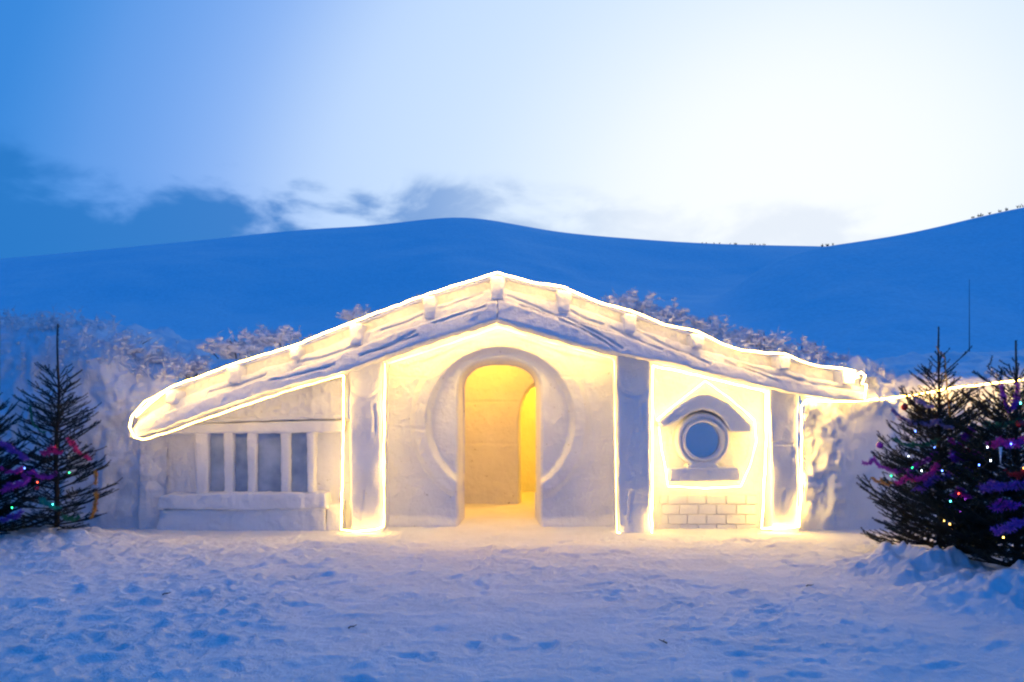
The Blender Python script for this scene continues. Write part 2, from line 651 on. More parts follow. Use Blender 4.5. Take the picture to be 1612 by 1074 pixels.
YF = -0.30            # fascia front
ROOF_L = [(783, 432), (676, 465), (560, 508), (463, 547), (365, 577), (270, 612), (228, 634), (206, 655)]
ROOF_R = [(783, 432), (888, 457), (992, 494), (1098, 528), (1170, 550), (1235, 563), (1290, 578), (1362, 590)]
BOT_L = [(783, 506), (700, 531), (605, 563), (545, 588), (470, 606), (400, 627), (330, 650), (270, 673), (214, 690)]
BOT_R = [(783, 506), (870, 533), (968, 559), (1025, 566), (1100, 584), (1205, 609), (1262, 624), (1362, 631)]


_R = sorted(ROOF_L + ROOF_R[1:])
_rx = [P(a, 0, -.22).x for a, b in _R]; _rz = [P(0, b, -.22).z for a, b in _R]


def lean_out(post, k):
    """the carved boards lean outwards towards their lower edge"""
    def f(c, n):
        c = post(c, n)
        t = np.clip((np.interp(c[:, 0], _rx, _rz) - c[:, 2] - .14) / .42, 0, 1)
        c[:, 1] -= k * t * sst(c[:, 1], -.10, -.26)
        return c
    return f


def interp_line(line, x):
    a = sorted(line)
    return float(np.interp(x, [p[0] for p in a], [p[1] for p in a]))


def band(top, bot, f0, f1, xs):
    up, dn = [], []
    for x in xs:
        t, b = interp_line(top, x), interp_line(bot, x)
        up.append((x, t + (b - t) * f0)); dn.append((x, t + (b - t) * f1))
    return up + dn[::-1]


xl = [783, 730, 676, 620, 560, 510, 463, 415, 365, 315, 270, 240, 222, 210]
xr = [783, 835, 888, 940, 992, 1045, 1098, 1135, 1170, 1235, 1290, 1330, 1360]
XL_ENDS = (xl, xr)
gl = [[(765, 485), (725, 497), (682, 511)], [(600, 552), (630, 538), (656, 524)], [(600, 521), (640, 508), (668, 496)],
      [(760, 462), (720, 478), (690, 486)], [(560, 545), (520, 560), (470, 572)], [(530, 575), (480, 590), (430, 600)],
      [(660, 530), (620, 545), (570, 562)], [(420, 590), (380, 605), (330, 618)]]
gr = [[(800, 466), (840, 483), (880, 502)], [(892, 504), (935, 524), (977, 551)], [(820, 484), (870, 500), (930, 528), (960, 548)],
      [(895, 488), (925, 505), (950, 512)], [(1000, 520), (1060, 550), (1114, 573)], [(1141, 569), (1180, 584), (1219, 601)],
      [(960, 515), (1010, 540), (1040, 552)], [(1160, 572), (1210, 588), (1260, 600)], [(800, 452), (850, 470), (880, 476)],
      [(1230, 590), (1280, 605), (1330, 612)]]
for side, (xs, RT, BT, gg) in enumerate(((xl, ROOF_L, BOT_L, gl), (xr, ROOF_R, BOT_R, gr))):
    G = [XZ(g, -0.33) for g in gg]
    slab = [(x, interp_line(RT, x) - 3) for x in xs] + [(x, interp_line(RT, x) + 24) for x in xs[::-1]]
    carve('roof_edge', [(XZ(slab, -0.22), -0.12, 0.6)], M['plain'], house, amp=0.022, seed=3 + side, rough=.03)
    up = [(x, interp_line(RT, x) + 20) for x in xs] + [(x, interp_line(RT, x) + 20 + 0.46 * (interp_line(BT, x) - interp_line(RT, x) - 20)) for x in xs[::-1]]
    carve('upper_board', [(XZ(up, -0.32), -0.31, 0.3)], M['plain'], house, amp=0.016, seed=5 + side, rough=0.03,
          post=lean_out(groove(G, 0.030, 0.011), 0.15))
    lo = [(x, interp_line(RT, x) + 20 + 0.42 * (interp_line(BT, x) - interp_line(RT, x) - 20)) for x in xs] + [(x, interp_line(BT, x)) for x in xs[::-1]]
    carve('lower_board', [(XZ(lo, -0.30), -0.355, -0.06)], M['plain'], house, amp=0.016, seed=9 + side, rough=0.03,
          post=lean_out(groove(G, 0.030, 0.011), 0.15))

# rafter ends poking out under the roof edge
for k, (x, y, w, h) in enumerate([(783, 436, 22, 36), (676, 468, 20, 34), (560, 511, 20, 32), (463, 547, 16, 18), (366, 577, 20, 26), (268, 616, 18, 20),
                                  (888, 459, 22, 32), (992, 496, 20, 28), (1099, 527, 20, 20), (1236, 562, 18, 20), (1338, 584, 20, 22)]):
    poly = XZ([(x - w / 2, y - 2), (x + w / 2, y - 2), (x + w / 2 - 1, y + h), (x - w / 2 + 1, y + h)], -0.42)
    carve('rafter_end', [(poly, -0.42, -0.05)], M['plain'], house, voxel=0.013, amp=0.014, smooth=9, seed=20 + k)

# pillars
for k, (xa, xb, yt, yb, ring) in enumerate([(549, 602, 560, 836, True), (972, 1024, 556, 840, True), (1213, 1258, 604, 842, False)]):
    y0 = -0.17
    poly = XZ([(xa, yt), (xb, yt), (xb - 1, 700), (xb + 1, yb + 12), (xa + 3, yb + 12), (xa + 1, 700)], y0)
    G = []
    cx, cz = P((xa + xb) / 2, yt + 40, y0).x, P(0, yt + 40, y0).z
    if ring:
        G.append([(cx + 0.21 * math.cos(t), cz + 0.21 * math.sin(t)) for t in np.linspace(-math.pi, 0, 15)])
        G.append([(cx + .10, cz - .3), (cx + .12, cz - .62)])
    else:
        G.append([(cx - .2, cz - .42), (cx + .2, cz - .45)])
    G.append([(cx - .05, .15), (cx - .02, .5)])
    carve('pillar', [(poly, y0, 0.40)], M['plain'], house, amp=0.016, scale=5, smooth=6, seed=40 + k, post=groove(G, 0.02, 0.016))

# centre wall with the round recess and the doorway
YW = 0.34
dc = P(788, 664, YW)
DX0, DX1, DTOP = P(721, 0, YW + .1).x, P(851, 0, YW + .1).x, P(0, 566, YW + .1).z
dxc, dhw = (DX0 + DX1) / 2, (DX1 - DX0) / 2
arch = [(DX0 + .01, -0.3), (DX0, 0.6)]
zs = DTOP - 0.44
for t in np.linspace(math.pi, 0, 25):
    c, s = math.cos(t), math.sin(t)
    arch.append((dxc + dhw * math.copysign(abs(c) ** (2 / 2.5), c), zs + .44 * s ** (2 / 2.5)))
arch += [(DX1, 0.6), (DX1 - .02, -0.3)]


def centre(X, Z):
    q = np.stack([X, np.zeros_like(X), Z], 1)
    r = np.hypot(X - dc.x, (Z - dc.z))
    y = YW + 0.018 * fbm(q, 1.6, 4, 7) + 0.006 * fbm(q, 12, 3, 8)
    y = y + 0.08 * (1 - sst(r, 0.90, 0.97)) * sst(Z, .28, .44)
    y = y - 0.045 * sst(r, 0.945, 0.985) * (1 - sst(r, 1.10, 1.20)) * sst(Z, .30, .50)
    for zz, xa, xb in ((.62, -9, -.8), (1.28, -9, -1.0), (1.95, -9, 9), (.75, .75, 9), (1.5, .95, 9), (2.3, -9, 9)):
        y = y + 0.010 * np.exp(-((Z - zz - .03 * fbm(q, 1.1, 2, 33)) / .010) ** 2) * (X > xa) * (X < xb) * sst(fbm(q, 1.7, 2, 35), -.2, .3)
    for xx in (-1.35, -1.05, 1.0, 1.22):
        y = y + 0.008 * np.exp(-((X - xx - .03 * fbm(q, 1.3, 2, 36)) / .010) ** 2) * sst(fbm(q, 1.4, 2, 37), -.1, .3)
    y = y + 0.05 * np.maximum(ridged(q, 7, 3, 38) - .78, 0) * sst(fbm(q, .9, 2, 39), .0, .4)
    d = sdf(X, Z, arch)
    y = y + 0.03 * (1 - sst(d, 0, 0.03)) + 0.6 * sst(-d, 0.0, 0.035)
    # chipped corner low on the right, footing of drifted snow
    y = y - 0.10 * (1 - sst(Z + .04 * fbm(q, 4, 2, 10), 0, .13)) * (np.abs(X - dxc) > dhw)
    return y




def over_roof(X, Z):
    return Z > np.interp(X, _rx, _rz) - 0.10


wall = relief('centre_wall', P(598, 0, YW).x, P(976, 0, YW).x, -0.06, 2.78, centre, M['wall'], house, cell=0.0135,
              mask=lambda X, Z: (sdf(X, Z, arch) < -0.045) | over_roof(X, Z))

# room behind the door: side walls, vault, back wall with an arched way to the right
RX0, RX1, RY0, RY1, RZ = -1.15, 0.95, 0.72, 2.42, 2.62


def inner_box():
    bm = bmesh.new()
    v = [bm.verts.new(p) for p in ((RX0, RY0, -.1), (RX1, RY0, -.1), (RX1, RY1 + 1.6, -.1), (RX0, RY1 + 1.6, -.1),
                                   (RX0, RY0, RZ), (RX1, RY0, RZ), (RX1, RY1 + 1.6, RZ), (RX0, RY1 + 1.6, RZ))]
    for f in ((0, 3, 7, 4), (1, 5, 6, 2), (2, 6, 7, 3), (4, 7, 6, 5)):
        bm.faces.new([v[i] for i in f])
    bmesh.ops.subdivide_edges(bm, edges=bm.edges, cuts=40, use_grid_fill=True)
    me = bpy.data.meshes.new('room_wall'); bm.to_mesh(me); bm.free()
    c = coords(me)
    c += np.stack([fbm(c, 1.8, 4, s) for s in (1, 2, 3)], 1) * 0.035
    me.vertices.foreach_set('co', c.astype(np.float32).ravel()); me.update()
    return me


link('room_wall', inner_box(), M['plain'], house)
ax0, ax1 = P(818, 0, RY1).x, P(818, 0, RY1).x + 0.62
axc, ahw = (ax0 + ax1) / 2, (ax1 - ax0) / 2
aarch = [(ax0, -.3), (ax0, 1.3)] + [(axc - ahw * math.cos(t), 1.3 + .62 * math.sin(t)) for t in np.linspace(0.05, math.pi - .05, 17)] + [(ax1, 1.3), (ax1, -.3)]


def inner_back(X, Z):
    q = np.stack([X, np.ones_like(X), Z], 1)
    d = sdf(X, Z, aarch)
    y = RY1 + .03 * fbm(q, 1.5, 4, 12) + .25 * sst(-d, -0.02, .03)
    # joints of the snow blocks
    for zz in (0.95, 1.62):
        y = y + .012 * np.exp(-((Z - zz - .02 * fbm(q, 1.2, 2, 5)) / .012) ** 2)
    return y


relief('back_wall', RX0 - .02, RX1 + .02, -0.06, RZ, inner_back, M['wall'], house, cell=0.02, mask=lambda X, Z: sdf(X, Z, aarch) < -.03)

# left wing: wall, lintel, mullions, ice panes, sill
WY = 0.13


def wing(X, Z):
    q = np.stack([X, np.zeros_like(X), Z], 1)
    y = WY + .02 * fbm(q, 1.8, 4, 14) + .008 * fbm(q, 9, 3, 15)
    top = P(0, 662, WY).z
    tri = sst(Z, top - .02, top + .03)
    y = y - tri * (0.10 + 0.10 * (ridged(q, 4.5, 4, 16) - .5))
    # the plain end panel is rough and swells out towards the bank
    xe = P(300, 0, WY).x
    y = y - 0.10 * sst(X, P(262, 0, WY).x, P(235, 0, WY).x) + 0.7 * sst(X, P(226, 0, WY).x, P(196, 0, WY).x) + 0.09 * (ridged(q, 2.6, 4, 18) - .6) * sst(X, xe, xe - .35)
    return y


wing_wall = relief('wing_wall', P(186, 0, WY).x, P(552, 0, WY).x, -.06, 2.5, wing, M['wall'], house, cell=0.016, mask=over_roof)


def sub(name, px, y0, y1, parent, mat='plain', k=0, **kw):
    o = carve(name, [(XZ(px, y0), y0, y1)], M[mat], None, seed=k, **kw)
    o.parent = parent
    return o


sub('lintel', [(258, 668), (540, 662), (540, 681), (250, 684)], -0.03, 0.2, wing_wall, k=61, amp=.012)
sub('cornice', [(300, 661), (400, 656), (540, 651), (540, 659), (300, 667)], 0.00, 0.2, wing_wall, k=62, amp=.012)
for k, (a, b) in enumerate([(306, 327), (351, 367), (388, 403), (441, 456), (482, 495)]):
    sub('mullion', [(a, 680), (b, 680), (b - 1, 780), (a + 1, 780)], -0.015, 0.17, wing_wall, k=63 + k, amp=.010)
sub('sill', [(250, 781), (330, 777), (512, 777), (516, 801), (400, 803), (248, 801)], -0.10, 0.2, wing_wall, k=70, amp=.018, rough=.03)
sub('plinth', [(252, 803), (512, 801), (512, 846), (244, 846)], -0.055, 0.2, wing_wall, k=71, amp=.02, rough=.02)
sub('jamb', [(512, 796), (540, 790), (540, 846), (512, 846)], -0.03, 0.2, wing_wall, k=72, amp=.02, rough=.02)
for k, (a, b) in enumerate([(324, 354), (364, 391), (400, 444), (453, 485)]):
    pts = XZ([(a, 680), (b, 680), (b, 779), (a, 779)], 0.08)
    bm = bmesh.new(); prism_bm(bm, pts, 0.075, 0.11); me = bpy.data.meshes.new('pane'); bm.to_mesh(me); bm.free()
    o = link('pane', me, M['ice'], None, smooth=False); o.parent = wing_wall

# right bay: wall, brick panel, round window under its hood
BY = 0.12


def bay(X, Z):
    q = np.stack([X, np.zeros_like(X), Z], 1)
    return BY + .014 * fbm(q, 2, 4, 24) + .006 * fbm(q, 11, 3, 25)


bay_wall = relief('bay_wall', P(1018, 0, BY).x, P(1222, 0, BY).x, -.06, 2.5, bay, M['plain'], house, cell=0.016, mask=over_roof)
rows = [(779, 794, [1040, 1052, 1082, 1112, 1143, 1174, 1192]), (794, 810, [1041, 1069, 1099, 1128, 1159, 1190]),
        (810, 825.5, [1040, 1052, 1082, 1112, 1143, 1174, 1192]), (825.5, 842, [1036, 1070, 1099, 1128, 1159, 1190])]
for r, (ya, yb, js) in enumerate(rows):
    for a, b in zip(js[:-1], js[1:]):
        y0 = 0.098 - random.uniform(0, .010)
        j = 0.5
        pts = XZ([(a + j, ya + j + random.uniform(-.3, .3)), (b - j, ya + j + random.uniform(-.3, .3)), (b - j, yb - j), (a + j, yb - j)], y0)
        bm = bmesh.new(); prism_bm(bm, pts, y0, 0.16)
        bmesh.ops.bevel(bm, geom=[e for e in bm.edges if all(v.co.y < y0 + .001 for v in e.verts)], offset=0.006, segments=1, affect='EDGES')
        me = bpy.data.meshes.new('brick'); bm.to_mesh(me); bm.free()
        o = link('brick', me, M['plain'], None, smooth=False); o.parent = bay_wall

wc = P(1107, 693, -0.02)
s = (0 - CY) / F


def circ(cx, cz, r, n=40):
    return [(cx + r * math.cos(t), cz + r * math.sin(t)) for t in np.linspace(0, 2 * math.pi, n, endpoint=False)]


def ring_bm(bm, cx, cz, prof, n=48):
    rings = []
    for k in range(n):
        t = 2 * math.pi * k / n
        rings.append([bm.verts.new((cx + r * math.cos(t), y, cz + r * math.sin(t))) for r, y in prof])
    for k in range(n):
        a, b = rings[k], rings[(k + 1) % n]
        for i in range(len(prof)):
            j = (i + 1) % len(prof)
            bm.faces.new((a[i], b[i], b[j], a[j]))


bm = bmesh.new()
ring_bm(bm, wc.x, wc.z, [(28 * s, .10), (28 * s, -.03), (30.5 * s, -.065), (33 * s, -.06), (34.5 * s, -.02), (36 * s, -.05), (40.5 * s, -.045), (42.5 * s, -.01), (43 * s, .15)])
bmesh.ops.recalc_face_normals(bm, faces=bm.faces)
me = bpy.data.meshes.new('round_window'); bm.to_mesh(me); bm.free()
c = coords(me); me.vertices.foreach_set('co', (c + .008 * np.stack([fbm(c, 7, 3, i) for i in range(3)], 1)).astype(np.float32).ravel())
rw = link('round_window', me, M['plain'], house)
bm = bmesh.new(); prism_bm(bm, circ(wc.x, wc.z, 29.5 * s), .045, .08)
me = bpy.data.meshes.new('pane'); bm.to_mesh(me); bm.free()
o = link('pane', me, M['glass'], None, smooth=False); o.parent = rw
sub('hood', [(1037, 664), (1072, 635), (1097, 621), (1118, 620), (1147, 634), (1185, 670), (1183, 681), (1152, 681), (1141, 660), (1126, 649), (1107, 645),
             (1088, 649), (1070, 662), (1040, 675)], -0.12, 0.2, rw, k=81, amp=.010, smooth=6)
sub('window_sill', [(1055, 737), (1164, 737), (1166, 757), (1054, 759)], -0.10, 0.2, rw, k=82, amp=.012, smooth=7)
sub('keystone', [(1084, 731), (1108, 726), (1130, 731), (1134, 740), (1080, 740)], -0.06, 0.2, rw, k=83, amp=.008, smooth=5)

# ------------------------------------------------------------------ banks of snow that the house is dug into
def snow_bank(name, px0, px1, foot, topz, label, seed, amp, slope=0.30, cell=0.045, depth=3.6, rise=0.10, mat='bank', mod=None):
    """steep rough face from the ground up to topz(x), then a top running back into the slope"""
    x0, x1 = P(px0, 0, foot).x, P(px1, 0, foot).x
    xs = np.arange(x0, x1, cell)
    nf, nb = 90, 46
    U = np.concatenate([np.linspace(0, 1, nf), 1 + (np.linspace(0, 1, nb)[1:]) ** 1.4])
    X, T = np.meshgrid(xs, U, indexing='ij')
    tz = np.repeat(topz(xs)[:, None], len(U), 1)
    tf = np.clip(T, 0, 1); tb = np.clip(T - 1, 0, 1)
    Z = -0.08 + (tz + .08) * np.sin(tf * math.pi / 2 * .98) + rise * tb * depth
    Y = foot + slope * tz * (1 - np.cos(tf * math.pi / 2)) + tb * depth
    v = np.stack([X.ravel(), Y.ravel(), Z.ravel()], 1)
    i = np.arange(X.size).reshape(X.shape)
    f = np.stack([i[:-1, :-1], i[1:, :-1], i[1:, 1:], i[:-1, 1:]], -1).reshape(-1, 4)
    me = mesh_np(name, v, f)
    n = normals(me).astype(np.float64)
    d = amp * (1.3 * fbm(v, 1.1, 4, seed) + 1.2 * (ridged(v * np.array([1, 1, .45]), 2.2, 4, seed + 7) - .6) + .32 * (ridged(v + .15 * np.stack([fbm(v, 3, 2, 1), fbm(v, 3, 2, 2), fbm(v, 3, 2, 3)], 1), 6.0, 3, seed + 9) - .6)) + .22 * amp * fbm(v, 12, 4, seed + 3)
    fade = sst(v[:, 2], 0.0, .25)
    if mod is not None:
        d = d * mod(v)
    v = v + n * (d * (0.35 + .65 * fade))[:, None]
    me.vertices.foreach_set('co', v.astype(np.float32).ravel()); me.update()
    o = link(name, me, M[mat])
    tag(o, label, kind='structure')
    return o


def topfun(ctrl, y):
    xs = [P(a, 0, y).x for a, b in ctrl]; zs_ = [P(0, b, y).z for a, b in ctrl]
    return lambda x: np.interp(x, xs, zs_)


snow_bank('snow_bank', -420, 262, 0.06, topfun([(-420, 500), (-100, 510), (20, 530), (90, 520), (150, 535), (200, 560), (262, 590)], 0.8),
          'rough snow bank left of the house behind the spruce', 101, 0.17, slope=.16, cell=.03)
snow_bank('snow_bank', 1256, 1420, 0.02, topfun([(1256, 600), (1300, 590), (1360, 588), (1420, 604)], 0.5),
          'craggy snow bank right of the last pillar', 105, 0.24, slope=.10, cell=.022,
          mod=lambda v: 0.30 + 0.95 * np.maximum(sst(v[:, 0], P(1345, 0, 0).x, P(1305, 0, 0).x), sst(v[:, 2], 1.35, 1.65)))
snow_bank('snow_bank', 1396, 2050, 0.10, topfun([(1396, 600), (1450, 596), (1520, 592), (1612, 584), (2050, 560)], 0.6),
          'snow bank behind the decorated trees at the right edge', 109, 0.13, slope=.2, cell=.035)


# roof mound: follows the roof line and runs back into the slope
def mound():
    xs = np.arange(P(215, 0, 0).x, P(1385, 0, 0).x, 0.045)
    R = sorted(ROOF_L + ROOF_R[1:])
    rx = [P(a, 0, -.2).x for a, b in R]; rz = [P(0, b + 5, -.2).z for a, b in R]
    z0 = np.interp(xs, rx, rz)
    ts = np.linspace(0, 1, 70) ** 1.5
    X, T = np.meshgrid(xs, ts, indexing='ij')
    Y = -0.20 + T * 5.5
    extra = np.interp(xs, [rx[0], -1.5, 0.2, 1.0, 2.6, 4.2, rx[-1]], [.10, .05, .0, .07, .13, .18, .10])
    z1 = np.maximum(z0, 1.9)
    Z = z0[:, None] * (1 - sst(T, .1, 1)) + (z1 * .85)[:, None] * sst(T, .1, 1) + extra[:, None] * np.exp(-((T - .14) / .1) ** 2)
    v = np.stack([X.ravel(), Y.ravel(), Z.ravel()], 1)
    amp = 0.10 * sst(v[:, 1], -.2, .5)
    v[:, 2] += amp * (fbm(v, 1.7, 4, 121) + .8 * (ridged(v, 3.4, 3, 124) - .6))
    i = np.arange(X.size).reshape(X.shape)
    f = np.stack([i[:-1, :-1], i[1:, :-1], i[1:, 1:], i[:-1, 1:]], -1).reshape(-1, 4)
    return mesh_np('roof_snow', v, f)


link('roof_snow', mound(), M['bank'], house)

# ------------------------------------------------------------------ rope lights
def rope(name, px_pts, y, mat, label, r=0.0075, sub_n=5, wob=0.006, seed=0):
    pts = []
    for k, p in enumerate(px_pts):
        yy = p[2] if len(p) > 2 else y
        pts.append(P(p[0], p[1], yy))
    out = []
    rr = random.Random(seed)
    for a, b in zip(pts[:-1], pts[1:]):
        n = max(1, int((b - a).length / 0.09))
        for i in range(n):
            q = a.lerp(b, i / n)
            if i:
                q = q + Vector((rr.uniform(-1, 1), rr.uniform(-.5, .5), rr.uniform(-1, 1))) * wob
            out.append(q)
    out.append(pts[-1])
    V, Q = tube(out, r, 6)
    o = link(name, poly_mesh(name, V, Q), mat)
    tag(o, label, 'rope light', 'warm white rope lights on the house')
    if mat is not M['led_dim'] and mat is not M['led_wall_fill']:
        V, Q = tube(out, 0.015, 8)
        c = link('halo_sleeve', poly_mesh('halo_sleeve', V, Q), M['halo_sleeve']); c.parent = o  # added shell that widens the visible glow of the rope
    return o


YR = -0.462
rl = [(x, y - 3) for x, y in ROOF_L]
rr_ = [(783, 429), (835, 444), (888, 452), (940, 475), (992, 489), (1045, 511), (1098, 522), (1135, 541), (1170, 552), (1205, 556), (1235, 557), (1262, 569), (1290, 577), (1325, 580), (1345, 584)]
rope('rope_light', [(540, 591, -.50), (505, 600, -.50), (470, 610, -.50), (420, 626, -.50), (370, 643, -.50), (330, 657, -.50), (270, 679, -.50), (225, 692, -.49), (211, 688, -.48), (204, 672, -.46)],
     YR, M['led'], 'rope light along the underside of the left eave', seed=1)
rope('rope_light', [(204, 672, -.46), (208, 655, -.45), (228, 632, -.46), (262, 615, -.46), (238, 634, -.47), (214, 656, -.47), (240, 628, -.46)] + rl[:6][::-1],
     YR, M['led_roof'], 'rope light curling round the left eave tip and up to the peak', seed=8)
rope('rope_light', rr_ + [(1330, 590), (1352, 594), (1334, 600), (1356, 586), (1362, 592), (1357, 604), (1364, 606), (1361, 628)], YR, M['led_roof'], 'rope light sagging between rafter ends down the right roof edge', seed=2)
rope('rope_light', [(541, 592, -.45), (541, 640, -.20), (540, 720, -.20), (538, 780, -.20), (537, 834, -.22), (560, 837, -.28), (590, 834, -.26), (604, 829, -.20), (604, 740, -.19), (605, 660, -.19), (606, 572, -.22)],
     -.2, M['led'], 'rope light framing the left pillar down to the snow', seed=3)
rope('rope_light', [(609, 573, .22), (660, 557, .22), (720, 537, .22), (784, 515, .22), (850, 535, .22), (910, 551, .22), (963, 564, .22), (967, 570, .1), (968, 660, -.08), (970, 760, -.10), (971, 836, -.14)], .3, M['led_dim'],
     'thin rope light under the gable and down beside the doorway wall', r=.0055, seed=4, wob=.003)
rope('rope_light', [(615, 548, -.01), (660, 532, -.01), (720, 512, -.01), (784, 490, -.01), (850, 510, -.01), (910, 530, -.01), (958, 544, -.01)], 0, M['led_wall_fill'],  # unseen rope, added only to light the wall below the gable
     'unseen rope light added behind the gable board to wash the doorway wall', seed=9)
rope('rope_light', [(972, 838, -.20), (985, 844, -.27), (1010, 844, -.27), (1026, 840, -.22), (1027, 760, -.14), (1027, 660, -.12), (1028, 576, -.10),
                    (1060, 582, -.04), (1110, 594, -.04), (1160, 606, -.04), (1206, 617, -.08), (1206, 700, -.165), (1202, 780, -.165), (1199, 832, -.19), (1230, 831, -.23), (1258, 829, -.23), (1261, 780, -.175), (1262, 700, -.175),
                    (1261, 640, -.19), (1270, 629, -.2)],
     -.1, M['led_hot'], 'bright rope light zigzagging round the window bay and both right pillars', seed=5)
rope('rope_light', [(1035, 660), (1072, 630), (1110, 600), (1150, 628), (1188, 662), (1191, 695), (1180, 735), (1166, 766), (1110, 769), (1052, 766), (1042, 710), (1035, 660)],
     0.03, M['led'], 'rope light outlining the small round window and its hood', seed=6)
rope('rope_light', [(1270, 630, -.22), (1320, 632, -.25), (1362, 631, -.28), (1410, 626, .02), (1455, 619, .03), (1500, 611, .03), (1560, 604, .03), (1620, 597, .03), (1760, 585, .03)],
     0, M['led_roof'], 'rope light running along the snow bank behind the decorated trees', seed=7)

# amber lamps in the rooms behind the door
def lamp(loc, power, label, size=0.08):
    e = empty('ceiling_lamp', loc)
    tag(e, label, 'lamp', 'amber lamps inside the snow house')
    bm = bmesh.new(); bmesh.ops.create_uvsphere(bm, u_segments=16, v_segments=10, radius=size)
    me = bpy.data.meshes.new('bulb'); bm.to_mesh(me); bm.free()
    o = link('bulb', me, emit('amber_bulb', (1, .43, .02), power)); o.parent = e
    bm = bmesh.new(); bmesh.ops.create_cone(bm, cap_ends=True, segments=16, radius1=size * .5, radius2=size * .4, depth=.06)
    bmesh.ops.translate(bm, verts=bm.verts, vec=(0, 0, size + .02))
    me = bpy.data.meshes.new('socket'); bm.to_mesh(me); bm.free()
    o = link('socket', me, M['pole']); o.parent = e


lamp((-0.35, 1.55, 2.46), 240, 'amber ceiling lamp hidden above the doorway room')
lamp((0.72, 2.95, 2.2), 340, 'amber ceiling lamp lighting the arched passage')

# ------------------------------------------------------------------ spruces
def spruce(loc, H, R, label, seed, lean=0.0, bare=0.16, dens=560, low=0.04, full=1.0):
    r = random.Random(seed)
    e = empty('spruce_tree', loc)
    tag(e, label, 'tree', 'decorated spruce trees beside the house')
    trunk_pts = [Vector((lean * (z / H) + .01 * math.sin(z * 5), .008 * math.cos(z * 4), z)) for z in np.linspace(-0.1, H, 16)]
    V, Q = tube(trunk_pts, 0.032, 8, r_end=0.006)
    o = link('trunk', poly_mesh('trunk', V, Q), M['bark']); o.parent = e
    segs = []       # (p0, p1) of everything that carries needles
    wood = []

    def at(z):
        return Vector((lean * (z / H), 0, z))
    segs.append((at(H * (1 - bare)), at(H), .8))
    zs_ = []
    z = low * H
    while z < H * (1 - bare * .8):
        zs_.append(z)
        z += (0.082 if z < .6 * H else .11) * r.uniform(.6, 1.4)
    for z in zs_:
        f = 1 - z / H
        L0 = R * min(1.0, (f * 1.2) ** 0.8)
        nb = r.choice((8, 9, 10, 11)) if f > .4 else (r.choice((6, 7, 8)) if f > .22 else r.choice((4, 5)))
        nb = max(3, round(nb * full))
        a0 = r.uniform(0, 6.28)
        for k in range(nb):
            a = a0 + 6.283 * k / nb + r.uniform(-.3, .3)
            L = L0 * (r.uniform(.45, 1.1) if r.random() < .85 else r.uniform(1.05, 1.2)) + .05
            up = (0.02 + 0.80 * (1 - f) ** 1.1) + r.uniform(-.16, .20)
            d = Vector((math.cos(a) * math.cos(up), math.sin(a) * math.cos(up), math.sin(up)))
            p = at(z)
            pts = [p.copy()]
            n = max(3, int(L / .09))
            for i in range(n):
                d = (d + Vector((r.uniform(-.06, .06), r.uniform(-.06, .06), .035 + .03 * (i / n)))).normalized()
                p = p + d * (L / n)
                pts.append(p.copy())
            wood.append(tube(pts, .0085 if f > .3 else .006, 4, r_end=.003))
            for i in range(len(pts) - 1):
                if i >= len(pts) * .2:
                    segs.append((pts[i], pts[i + 1], 1))
                if i < 1:
                    continue
                for sgn in (-1, 1):
                    if r.random() < (.12 if f > .34 else (.55 if f > .2 else .9)):
                        continue
                    t = (pts[i + 1] - pts[i]).normalized()
                    side = t.cross(Vector((0, 0, 1))).normalized() * sgn
                    dd = (t * .75 + side * .75 + Vector((0, 0, r.uniform(-.05, .3)))).normalized()
                    l2 = (L * (1 - i / len(pts)) * .5 + .05) * r.uniform(.6, 1.15)
                    q0 = pts[i].lerp(pts[i + 1], r.random())
                    q1 = q0 + dd * l2 * .5; q2 = q1 + (dd + t * .3 + Vector((0, 0, .15))).normalized() * l2 * .5
                    segs.append((q0, q1, 1)); segs.append((q1, q2, 1))
                    wood.append(tube([q0, q1, q2], .0035, 3, r_end=.0018))
                    if l2 > .22:
                        for s2 in (-1, 1):
                            dd2 = (dd * .8 + dd.cross(Vector((0, 0, 1))).normalized() * s2 * .6 + Vector((0, 0, .1))).normalized()
                            segs.append((q1, q1 + dd2 * l2 * .35, 1))
                            wood.append(tube([q1, q1 + dd2 * l2 * .35], .0025, 3, r_end=.0015))
    V, Q = merge(wood)
    o = link('branches', poly_mesh('branches', V, Q), M['bark']); o.parent = e; o['kind'] = 'stuff'
    # needles: a thin blade each, all round the shoot
    rg = np.random.default_rng(seed)
    A = np.array([tuple(s[0]) for s in segs]); B = np.array([tuple(s[1]) for s in segs]); W = np.array([s[2] for s in segs])
    Ls = np.linalg.norm(B - A, axis=1)
    cnt = np.maximum(3, (Ls * dens * W).astype(int))
    idx = np.repeat(np.arange(len(segs)), cnt)
    t = rg.random(len(idx))[:, None]
    p0 = A[idx] * (1 - t) + B[idx] * t
    dirv = (B - A)[idx] / Ls[idx][:, None]
    rnd = rg.normal(size=(len(idx), 3))
    perp = rnd - (rnd * dirv).sum(1)[:, None] * dirv
    perp /= np.linalg.norm(perp, axis=1)[:, None]
    nd = dirv * .75 + perp * .75
    nd /= np.linalg.norm(nd, axis=1)[:, None]
    ln = rg.uniform(.014, .025, len(idx))[:, None]
    wv = np.cross(nd, rg.normal(size=(len(idx), 3))); wv /= np.linalg.norm(wv, axis=1)[:, None]
    wv *= .0021
    v = np.stack([p0 - wv, p0 + wv, p0 + nd * ln], 1).reshape(-1, 3)
    f = np.arange(len(v)).reshape(-1, 3)
    o = link('foliage', mesh_np('foliage', v, f), M['needle'], smooth=False); o.parent = e; o['kind'] = 'stuff'
    return e


TREES = {}


